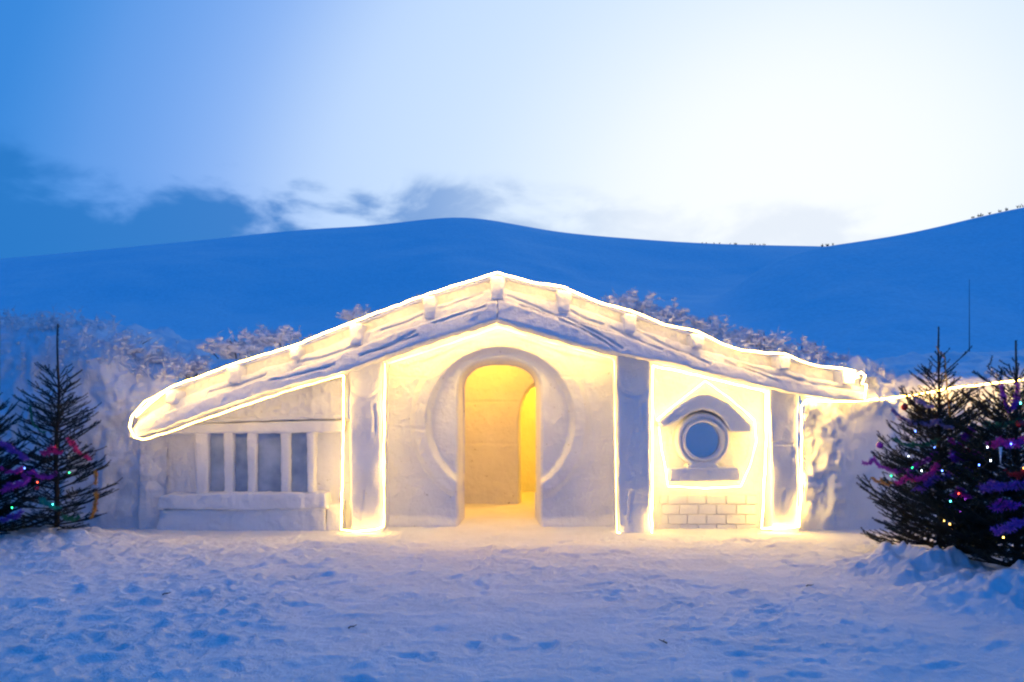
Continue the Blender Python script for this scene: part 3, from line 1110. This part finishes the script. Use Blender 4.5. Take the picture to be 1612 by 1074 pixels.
def place_tree(key, px, apex, y, R, label, seed, **kw):
    b = P(px, 0, y)
    z0 = gz_at(b.x, y)
    H = P(0, apex, y).z - z0
    spruce((b.x, y, z0 - .03), H + .03, R, label, seed, **kw)
    TREES[key] = (b.x, y, z0, H, R)


place_tree('L', 88, 510, -0.85, 0.56, 'spruce with a tall bare leader and pink tinsel left of the house', 5, lean=.03, bare=.27, full=.72)
place_tree('LL', -62, 570, -1.35, 0.85, 'spruce cut off by the left edge with indigo tinsel', 6, bare=.12)
place_tree('R', 1478, 515, -1.75, 0.74, 'spruce with gold chain at its tip, nearest to the right snow bank', 8, bare=.22)
place_tree('RR', 1600, 536, -2.65, 0.90, 'spruce at the right edge with magenta tinsel near the top', 9, bare=.2)


def on_tree(key, px, py, out=0.98):
    """a spot on the near side of a tree's crown"""
    x, y, z0, H, R = TREES[key]
    p = P(px, py, y)
    for _ in range(4):
        f = max(0.02, 1 - (p.z - z0) / H)
        rad = R * min(1, (f * 1.2) ** .8) * out
        dx = p.x - x
        yy = y - math.sqrt(max(rad * rad - dx * dx, (0.12 * rad) ** 2)) * .9
        p = P(px, py, yy)
    return p


TINSEL = {}


def tinsel(key, pts, colr, label, seed, fuzz=.035, dens=1100):
    cname = 'tinsel_%02d' % len(TINSEL)
    if colr not in TINSEL:
        TINSEL[colr] = plain(cname, colr, .35, metal=.2, spec=.6)
    ps = [on_tree(key, *p) for p in pts]
    path = []
    for a, b in zip(ps[:-1], ps[1:]):
        n = max(2, int((b - a).length / .03))
        for i in range(n):
            q = a.lerp(b, i / n); q.z -= .03 * math.sin(math.pi * i / n)
            path.append(q)
    path.append(ps[-1])
    rg = np.random.default_rng(seed)
    A = np.array([tuple(p) for p in path[:-1]]); B = np.array([tuple(p) for p in path[1:]])
    Ls = np.linalg.norm(B - A, axis=1)
    cnt = np.maximum(4, (Ls * dens * 1.6).astype(int))
    idx = np.repeat(np.arange(len(A)), cnt)
    t = rg.random(len(idx))[:, None]
    p0 = A[idx] * (1 - t) + B[idx] * t
    nd = rg.normal(size=(len(idx), 3)); nd /= np.linalg.norm(nd, axis=1)[:, None]
    wv = np.cross(nd, rg.normal(size=(len(idx), 3))); wv /= np.linalg.norm(wv, axis=1)[:, None]
    wv *= .0034
    ln = rg.uniform(.5, 1.1, len(idx))[:, None] * fuzz * rg.uniform(.55, 1.25, len(A))[idx][:, None]
    v = np.stack([p0 - wv, p0 + wv, p0 + nd * ln + wv * .6, p0 + nd * ln - wv * .6], 1).reshape(-1, 3)
    f = np.arange(len(v)).reshape(-1, 4)
    o = link('tinsel_garland', mesh_np('tinsel_garland', v, f), TINSEL[colr], smooth=False)
    tag(o, label, 'tinsel', 'tinsel garlands on the spruces')
    e = tube(path, .003, 4)
    c = link('cord', poly_mesh('cord', *e), TINSEL[colr]); c.parent = o


PURPLE, PINK, INDIGO, TEAL, GOLD, RED, GREEN, LILAC = (.50, .06, .58), (.88, .05, .28), (.26, .10, .58), (.02, .36, .30), (.75, .36, .05), (.7, .03, .04), (.03, .22, .10), (.42, .32, .60)
tinsel('L', [(64, 712), (82, 706), (98, 712)], PINK, 'bright pink tinsel bunched on the left spruce, nearest its trunk', 1, .05)
tinsel('L', [(106, 690), (116, 697), (124, 712), (136, 716), (142, 722)], PINK, 'bright pink tinsel trailing to the right side of the left spruce', 2, .04)
tinsel('L', [(150, 742), (152, 752), (148, 762)], GOLD, 'yellow-orange tinsel on the right branch tips of the left spruce', 3, .035)
tinsel('L', [(152, 776), (150, 790), (147, 806), (142, 815)], GOLD, 'orange tinsel hanging low on the right of the left spruce', 4, .035)
tinsel('L', [(64, 786), (78, 792), (94, 800)], TEAL, 'teal tinsel bunched low on the left spruce', 5, .05)
tinsel('L', [(100, 812), (112, 816), (124, 812)], GREEN, 'green tinsel on the lowest branches of the left spruce', 6, .04)
tinsel('L', [(48, 640), (50, 660), (58, 672), (72, 680)], GREEN, 'thin dark green tinsel high on the left spruce', 7, .02)
tinsel('LL', [(-10, 690), (12, 700), (30, 712), (44, 722)], INDIGO, 'indigo tinsel across the top of the spruce at the left edge', 8, .05)
tinsel('LL', [(0, 772), (14, 764), (30, 760), (46, 752)], PURPLE, 'purple tinsel across the middle of the spruce at the left edge', 9, .05)
tinsel('LL', [(0, 818), (16, 812), (34, 806)], INDIGO, 'dark violet tinsel low on the spruce at the left edge', 10, .05)
tinsel('R', [(1474, 545), (1487, 560), (1490, 600), (1494, 640), (1497, 662)], GOLD, 'gold chain of tinsel hanging from the tip of a right spruce', 11, .014, 700)
tinsel('R', [(1436, 622), (1452, 632), (1468, 640)], LILAC, 'pale mauve tinsel below the tip of the gold-chained spruce', 12, .03)
tinsel('R', [(1404, 642), (1422, 658), (1446, 664), (1476, 662), (1500, 672)], LILAC, 'long lilac-grey tinsel high across the gold-chained spruce', 13, .035)
tinsel('R', [(1358, 728), (1376, 722), (1392, 736), (1420, 740), (1448, 728), (1472, 712)], PURPLE, 'purple tinsel swag reaching the left branch tips of the gold-chained spruce', 14, .035)
tinsel('R', [(1502, 722), (1508, 700), (1520, 684), (1530, 676)], PURPLE, 'thick purple tinsel climbing the right side of the gold-chained spruce', 15, .06, 1800)
tinsel('R', [(1500, 722), (1522, 718), (1545, 724)], PURPLE, 'purple tinsel bunched between the two right spruces', 16, .055, 1600)
tinsel('R', [(1374, 752), (1388, 756), (1402, 760)], GOLD, 'orange-gold tinsel on low left branch tips of the gold-chained spruce', 17, .03)
tinsel('R', [(1440, 770), (1470, 752), (1500, 742), (1530, 736)], INDIGO, 'indigo tinsel across the middle of the gold-chained spruce', 18, .05, 1300)
tinsel('R', [(1488, 800), (1505, 806), (1522, 798)], INDIGO, 'indigo tinsel low on the gold-chained spruce', 19, .05)
tinsel('R', [(1408, 690), (1440, 700), (1480, 690)], GREEN, 'green tinsel across the upper half of the gold-chained spruce', 20, .035)
tinsel('RR', [(1576, 606), (1580, 626), (1590, 646), (1600, 626), (1602, 604)], PURPLE, 'magenta tinsel looped near the top of the right edge spruce', 21, .03, 1400)
tinsel('RR', [(1552, 664), (1572, 668), (1590, 664), (1610, 660)], GREEN, 'dark green tinsel high on the right edge spruce', 22, .04)
tinsel('RR', [(1584, 740), (1598, 746), (1614, 742)], RED, 'red tinsel on the middle of the right edge spruce', 23, .04)
tinsel('RR', [(1546, 768), (1562, 760), (1580, 764), (1600, 762), (1618, 756)], INDIGO, 'blue-violet tinsel across the middle of the right edge spruce', 24, .05, 1500)
tinsel('RR', [(1562, 832), (1580, 830), (1600, 822), (1618, 816)], INDIGO, 'blue-violet tinsel low across the right edge spruce', 25, .05, 1500)

MAGENTA = (.80, .06, .50)
tinsel('R', [(1410, 760), (1430, 748), (1455, 752), (1478, 728)], MAGENTA, 'magenta tinsel across the middle left of the gold-chained spruce', 26, .045, 1400)
tinsel('R', [(1496, 690), (1512, 706), (1530, 712), (1548, 706)], MAGENTA, 'magenta tinsel high on the right side of the gold-chained spruce', 27, .05, 1500)
tinsel('R', [(1490, 782), (1510, 772), (1530, 780)], PURPLE, 'purple tinsel low between the two right spruces', 28, .05, 1500)
tinsel('RR', [(1556, 700), (1574, 692), (1592, 696), (1612, 690)], MAGENTA, 'magenta tinsel across the upper half of the right edge spruce', 29, .045, 1400)
tinsel('RR', [(1560, 796), (1580, 790), (1604, 794)], PURPLE, 'purple tinsel on the lower half of the right edge spruce', 30, .05, 1400)
tinsel('L', [(36, 748), (52, 742), (70, 750), (88, 744)], PURPLE, 'purple tinsel across the middle of the left spruce', 31, .04, 1300)
tinsel('LL', [(2, 735), (18, 742), (34, 736)], MAGENTA, 'magenta tinsel on the spruce at the left edge', 32, .04, 1300)


# baubles: ball, cap and loop
def bauble(key, px, py, colr, label, r=.033):
    e_loc = on_tree(key, px, py, 1.0)
    e = empty('bauble', e_loc)
    tag(e, label, 'bauble', 'glass baubles on the spruces')
    bm = bmesh.new(); bmesh.ops.create_uvsphere(bm, u_segments=24, v_segments=16, radius=r)
    me = bpy.data.meshes.new('ball'); bm.to_mesh(me); bm.free()
    o = link('ball', me, plain('bauble_glass', colr, .16, metal=.35, spec=.7)); o.parent = e
    bm = bmesh.new(); bmesh.ops.create_cone(bm, cap_ends=True, segments=12, radius1=r * .28, radius2=r * .22, depth=r * .35)
    bmesh.ops.translate(bm, verts=bm.verts, vec=(0, 0, r * 1.1))
    me = bpy.data.meshes.new('cap'); bm.to_mesh(me); bm.free()
    o = link('cap', me, M['pole']); o.parent = e
    V, Q = tube([Vector((.4 * r * math.cos(t), 0, r * 1.55 + .4 * r * math.sin(t))) for t in np.linspace(0, 6.28, 11)], r * .05, 4)
    o = link('loop', poly_mesh('loop', V, Q), M['pole']); o.parent = e


bauble('R', 1424, 641, (.60, .03, .02), 'red bauble on the upper left of the gold-chained spruce')
bauble('R', 1385, 701, (.30, .03, .45), 'purple bauble on the left branch tips of the gold-chained spruce', .034)
bauble('RR', 1606, 667, (.55, .02, .03), 'red bauble high on the right edge spruce', .036)
bauble('R', 1470, 772, (.40, .28, .22), 'dull copper bauble in the middle of the gold-chained spruce', .026)
bauble('L', 58, 768, (.45, .03, .06), 'small dark red bauble on the left spruce', .024)


def icicle(key, px, py, label):
    e = empty('icicle_ornament', on_tree(key, px, py, 1.02))
    tag(e, label, 'ornament')
    V, Q = [], []
    n, sides = 18, 8
    pts = [Vector((0, 0, -.14 * i / n)) for i in range(n + 1)]
    for i, p in enumerate(pts):
        rr = (.013 * (1 - i / n) + .0015) * (1 + .18 * math.sin(i * 1.9))
        for k in range(sides):
            a = 6.283 * k / sides + i * .35
            V.append(p + Vector((rr * math.cos(a), rr * math.sin(a), 0)))
    for i in range(n):
        for k in range(sides):
            a = i * sides + k; b = i * sides + (k + 1) % sides
            Q.append((a, b, b + sides, a + sides))
    m, nt, b = new_mat('pale_icicle'); b.inputs['Base Color'].default_value = (.75, .82, .88, 1); b.inputs['Roughness'].default_value = .15
    o = link('spike', poly_mesh('spike', V, Q), m); o.parent = e
    V, Q = tube([Vector((0, 0, .0)), Vector((0, 0, .04))], .002, 4)
    o = link('hook', poly_mesh('hook', V, Q), M['pole']); o.parent = e


icicle('RR', 1575, 704, 'pale twisted icicle ornament on the right edge spruce')

BCOL = {'w': (.8, .9, 1), 'b': (.10, .22, 1), 'g': (.03, 1, .30), 'c': (.10, .9, .9), 'v': (.5, .10, 1), 'y': (1, .62, .12), 'r': (1, .08, .04), 'o': (1, .35, .06)}
BMAT = {k: emit('bulb_' + k, c, 14.0) for k, c in BCOL.items()}
bm = bmesh.new(); bmesh.ops.create_icosphere(bm, subdivisions=1, radius=.0058)
bmesh.ops.scale(bm, vec=(1, 1, 1.4), verts=bm.verts)
BASE_BULB = bpy.data.meshes.new('bulb'); bm.to_mesh(BASE_BULB); bm.free()
BULB = {}
for k in BCOL:
    BULB[k] = BASE_BULB.copy(); BULB[k].materials.append(BMAT[k])


def fairy(key, bulbs, label):
    ps = [on_tree(key, a, b, .97) for a, b, c in bulbs]
    path = []
    for a, b in zip(ps[:-1], ps[1:]):
        for i in range(6):
            q = a.lerp(b, i / 6); q.z -= .05 * math.sin(math.pi * i / 6); q.y += .05 * math.sin(math.pi * i / 6)
            path.append(q)
    path.append(ps[-1])
    V, Q = tube(path, .0022, 4)
    o = link('fairy_lights', poly_mesh('fairy_lights', V, Q), M['pole'])
    tag(o, label, 'fairy lights', 'strings of coloured fairy lights on the spruces')
    for p, (a, b, c) in zip(ps, bulbs):
        u = bpy.data.objects.new('bulb', BULB[c]); col.objects.link(u)
        u.location = p + Vector((0, -.012, .006)); u.parent = o


fairy('R', [(1440, 680, 'b'), (1429, 719, 'w'), (1435, 737, 'g'), (1402, 750, 'g'), (1450, 742, 'w'), (1482, 742, 'b'), (1470, 705, 'b'), (1500, 715, 'b'), (1532, 755, 'g'), (1517, 767, 'b'), (1527, 775, 'b'),
            (1508, 778, 'r'), (1495, 790, 'c'), (1518, 787, 'v'), (1510, 807, 'v'), (1485, 821, 'y'), (1494, 826, 'y'), (1497, 833, 'o')],
      'multicoloured fairy lights wound round the gold-chained spruce')
fairy('RR', [(1605, 636, 'c'), (1553, 705, 'w'), (1558, 726, 'w'), (1540, 733, 'b'), (1610, 738, 'o'), (1590, 700, 'b'), (1578, 847, 'y')],
      'multicoloured fairy lights wound round the right edge spruce')
fairy('L', [(84, 795, 'c'), (60, 760, 'r'), (20, 800, 'g'), (40, 738, 'b'), (110, 745, 'g')], 'sparse fairy lights on the left spruce')

# ------------------------------------------------------------------ frosted shrubs on the banks
def shrub(px, py, y, size, label, seed, n=42, upright=.8):
    r = random.Random(seed)
    b = P(px, py, y)
    e = empty('frosted_shrub', b)
    tag(e, label, 'shrub', 'frosted shrubs on the snow banks')
    fr, dk, clumps = [], [], []
    for k in range(n):
        a = r.uniform(0, 6.283)
        base = Vector((math.cos(a), math.sin(a) * .5, 0)) * r.uniform(0, size * .55)
        d = Vector((math.cos(a) * r.uniform(.1, .8), math.sin(a) * r.uniform(.1, .6), upright + r.uniform(-.2, .5))).normalized()
        L = size * r.uniform(.35, .8)
        p = base - Vector((0, 0, .12)); pts = [p.copy()]
        curl = r.uniform(-.35, .35)
        for i in range(5):
            d = (d + Vector((curl, r.uniform(-.15, .15), r.uniform(-.3, .12)))).normalized()
            p = p + d * L / 5; pts.append(p.copy())
        (dk if r.random() < .14 else fr).append(tube(pts, r.uniform(.006, .013), 5, r_end=.004))
        for i in range(2, 6):
            if r.random() < .8:
                q = pts[i]; dd = Vector((r.uniform(-1, 1), r.uniform(-1, 1), r.uniform(-.2, .9))).normalized() * size * .22
                fr.append(tube([q, q + dd * .5, q + dd + Vector((0, 0, -.01))], .006, 4, r_end=.003))
            if r.random() < .8:
                clumps.append((pts[i], size * r.uniform(.035, .10)))
    V, Q = merge(fr); o = link('frosted_stems', poly_mesh('frosted_stems', V, Q), M['frost']); o.parent = e; o['kind'] = 'stuff'
    if dk:
        V, Q = merge(dk); o = link('dark_stems', poly_mesh('dark_stems', V, Q), M['twig']); o.parent = e; o['kind'] = 'stuff'
    me = blobs('snow_load', clumps, (1.25, 1, .72), 2, seed, .022, 14)
    o = link('snow_load', me, M['bank']); o.parent = e; o['kind'] = 'stuff'


SH = [(372, 552, .9, .52, 'frosted shrub above the left eave, farthest down the roof'),
      (440, 532, .9, .50, 'frosted shrub above the left roof edge, between two rafter ends'),
      (565, 492, .9, .30, 'small frosted shrub behind the roof edge left of the peak'),
      (985, 478, .9, .44, 'frosted shrub right of the peak, highest on the roof'),
      (1045, 498, .9, .46, 'frosted shrub second from the peak on the right roof slope'),
      (1108, 520, .9, .46, 'frosted shrub third from the peak on the right roof slope'),
      (1205, 548, .8, .50, 'frosted shrub above the round window bay'),
      (1268, 564, .8, .52, 'frosted shrub above the last right pillar'),
      (1330, 590, .7, .48, 'frosted shrub at the right end of the roof'),
      (1400, 604, .6, .26, 'low frosted shrub where the rope light leaves the roof'),
      (1452, 606, .8, .34, 'frosted grass tuft behind the gold-chained spruce'),
      (1560, 604, .8, .40, 'frosted grass tuft on the bank between the right spruces'),
      (28, 545, .9, .42, 'frosted shrub on the bank at the left edge'),
      (150, 536, .9, .48, 'tall frosted shrub on the bank right of the left spruce tip'),
      (240, 568, .9, .40, 'frosted shrub on the bank just left of the eave'),
      (1160, 536, .8, .44, 'frosted shrub fourth from the peak on the right roof slope'),
      (1372, 606, .6, .40, 'frosted shrub hugging the corner past the last rafter end'),
      (118, 540, .9, .62, 'pale frosted tuft directly behind the bare spruce tip'),
      (300, 584, .8, .48, 'frosted shrub above the left eave, nearest the loop of rope light'),
      (4, 575, .6, .50, 'low frosted tuft cut by the left edge of the picture'),
      (62, 560, .7, .55, 'tall pale tuft of frosted grass left of the bare spruce tip'),
      (200, 556, .7, .55, 'tall pale tuft of frosted grass between the left spruce and the eave')]
for k, (a, b, y, s_, lab) in enumerate(SH):
    shrub(a, b, y, s_, lab, 300 + k)

def scrub(name, spots, label, seed):
    r = random.Random(seed)
    parts_, loads = [], []
    for (x, y, z, L) in spots:
        d = Vector((r.uniform(-.5, .5), r.uniform(-.4, .4), 1)).normalized()
        p = Vector((x, y, z - .06)); pts = [p.copy()]
        for i in range(4):
            d = (d + Vector((r.uniform(-.35, .35), r.uniform(-.25, .25), r.uniform(-.25, .1)))).normalized()
            p = p + d * L / 4; pts.append(p.copy())
        parts_.append(tube(pts, r.uniform(.005, .010), 4, r_end=.003))
        for i in (2, 3, 4):
            dd = Vector((r.uniform(-1, 1), r.uniform(-.6, .6), r.uniform(-.1, .8))).normalized() * L * .3
            parts_.append(tube([pts[i], pts[i] + dd], .005, 3, r_end=.002))
            if r.random() < .6:
                loads.append((pts[i], r.uniform(.012, .034)))
    o = link(name, poly_mesh(name, *merge(parts_)), M['frost'])
    tag(o, label, 'scrub', kind='stuff')
    me = blobs('snow_load', loads, (1.3, 1, .75), 1, seed, .014, 18)
    w = link('snow_load', me, M['bank']); w.parent = o; w['kind'] = 'stuff'


rs = random.Random(77)
spots = []
roof_obj = bpy.data.objects['roof_snow']
rc = coords(roof_obj.data)
sel = np.nonzero((rc[:, 1] > .05) & (rc[:, 1] < 1.3) & ((rc[:, 0] < -1.1) | (rc[:, 0] > 1.25)))[0]
for i in rs.sample(list(sel), 620):
    x, y, z = rc[i]
    w = fbm(np.array([[x, y, 0]]), 1.3, 2, 7)[0]
    if w > -.15:
        spots.append((x, y, z, rs.uniform(.07, .20) * (1.2 if x > 0 else 1)))
scrub('roof_scrub', spots, 'low frosted scrub covering the snow behind the roof edge', 501)
bank_obj = [o for o in bpy.data.objects if o.name.startswith('snow_bank') and 'left of the house' in o['label']][0]
rc = coords(bank_obj.data)
sel = np.nonzero((rc[:, 0] > -7.2) & (rc[:, 2] > 1.9) & (rc[:, 1] < 2.2))[0]
spots = [(rc[i][0], rc[i][1], rc[i][2], rs.uniform(.10, .34)) for i in rs.sample(list(sel), 330)]
scrub('bank_scrub', spots, 'frosted upright grass and scrub along the left bank top', 502)

# ------------------------------------------------------------------ thin mast behind the right bank
mb = P(1526, 618, 9.0)
mast = empty('mast', mb)
tag(mast, 'thin dark mast standing behind the bank between the right spruces', 'mast')
mt = P(1526, 440, 9.0).z - mb.z
V, Q = tube([Vector((0, 0, 0.3)), Vector((0, 0, mt * .5)), Vector((0, 0, mt))], .015, 6, r_end=.004)
o = link('pole', poly_mesh('pole', V, Q), M['pole']); o.parent = mast
V, Q = tube([Vector((0, 0, -.6)), Vector((0, 0, .12)), Vector((0, 0, .34))], .055, 8, r_end=.018)
o = link('base', poly_mesh('base', V, Q), M['pole']); o.parent = mast

# scrub along the far ridge
parts = []
for k in range(34):
    px = random.choice((random.uniform(1100, 1205), random.uniform(1100, 1205), random.uniform(1290, 1340), random.uniform(1530, 1612)))
    D_ = 130 if px < 1250 else 85
    line = [(1100, 380), (1205, 383)] if px < 1250 else [(1290, 386), (1360, 376), (1420, 366), (1480, 353), (1540, 338), (1612, 322)]
    p = P(px, interp_line(line, px) + 3.2, D_ - 1.0)
    for j in range(5):
        t = Vector((random.uniform(-.6, .6), random.uniform(-.4, .4), random.uniform(.4, 1.1))) * random.uniform(.3, .8)
        parts.append(tube([p, p + t * .25, p + t * .5], .06, 4, r_end=.02))
o = link('ridge_scrub', poly_mesh('ridge_scrub', *merge(parts)), M['twig'])
tag(o, 'dark scrub dotted along the far hill crest', 'scrub', kind='stuff')

# bits of bark and leaf lying on the trodden snow
for px, py, y, lab in [(555, 990, -4.05, 'reddish twig lying on the snow in the left foreground'),
                       (1045, 1010, -4.36, 'dark bit of bark on the smooth snow right of centre'),
                       (262, 937, -3.15, 'tiny dark leaf on the lumpy snow at left'),
                       (1275, 928, -2.96, 'tiny dark leaf on the snow below the right pillars')]:
    p = P(px, py, y)
    z = gz_at(p.x, y) + .008
    e = link('fallen_twig', poly_mesh('fallen_twig', *merge([
        tube([Vector((-.03, 0, 0)), Vector((-.01, .01, .006)), Vector((.012, .004, .004)), Vector((.035, .012, .01))], .006, 5, r_end=.002),
        tube([Vector((0, .006, .005)), Vector((.008, -.014, .012))], .004, 4, r_end=.0015)])), M['twig'])
    e.location = (p.x, y, z)
    e.rotation_euler.z = random.uniform(0, 3)
    tag(e, lab, 'twig', 'litter on the snow')
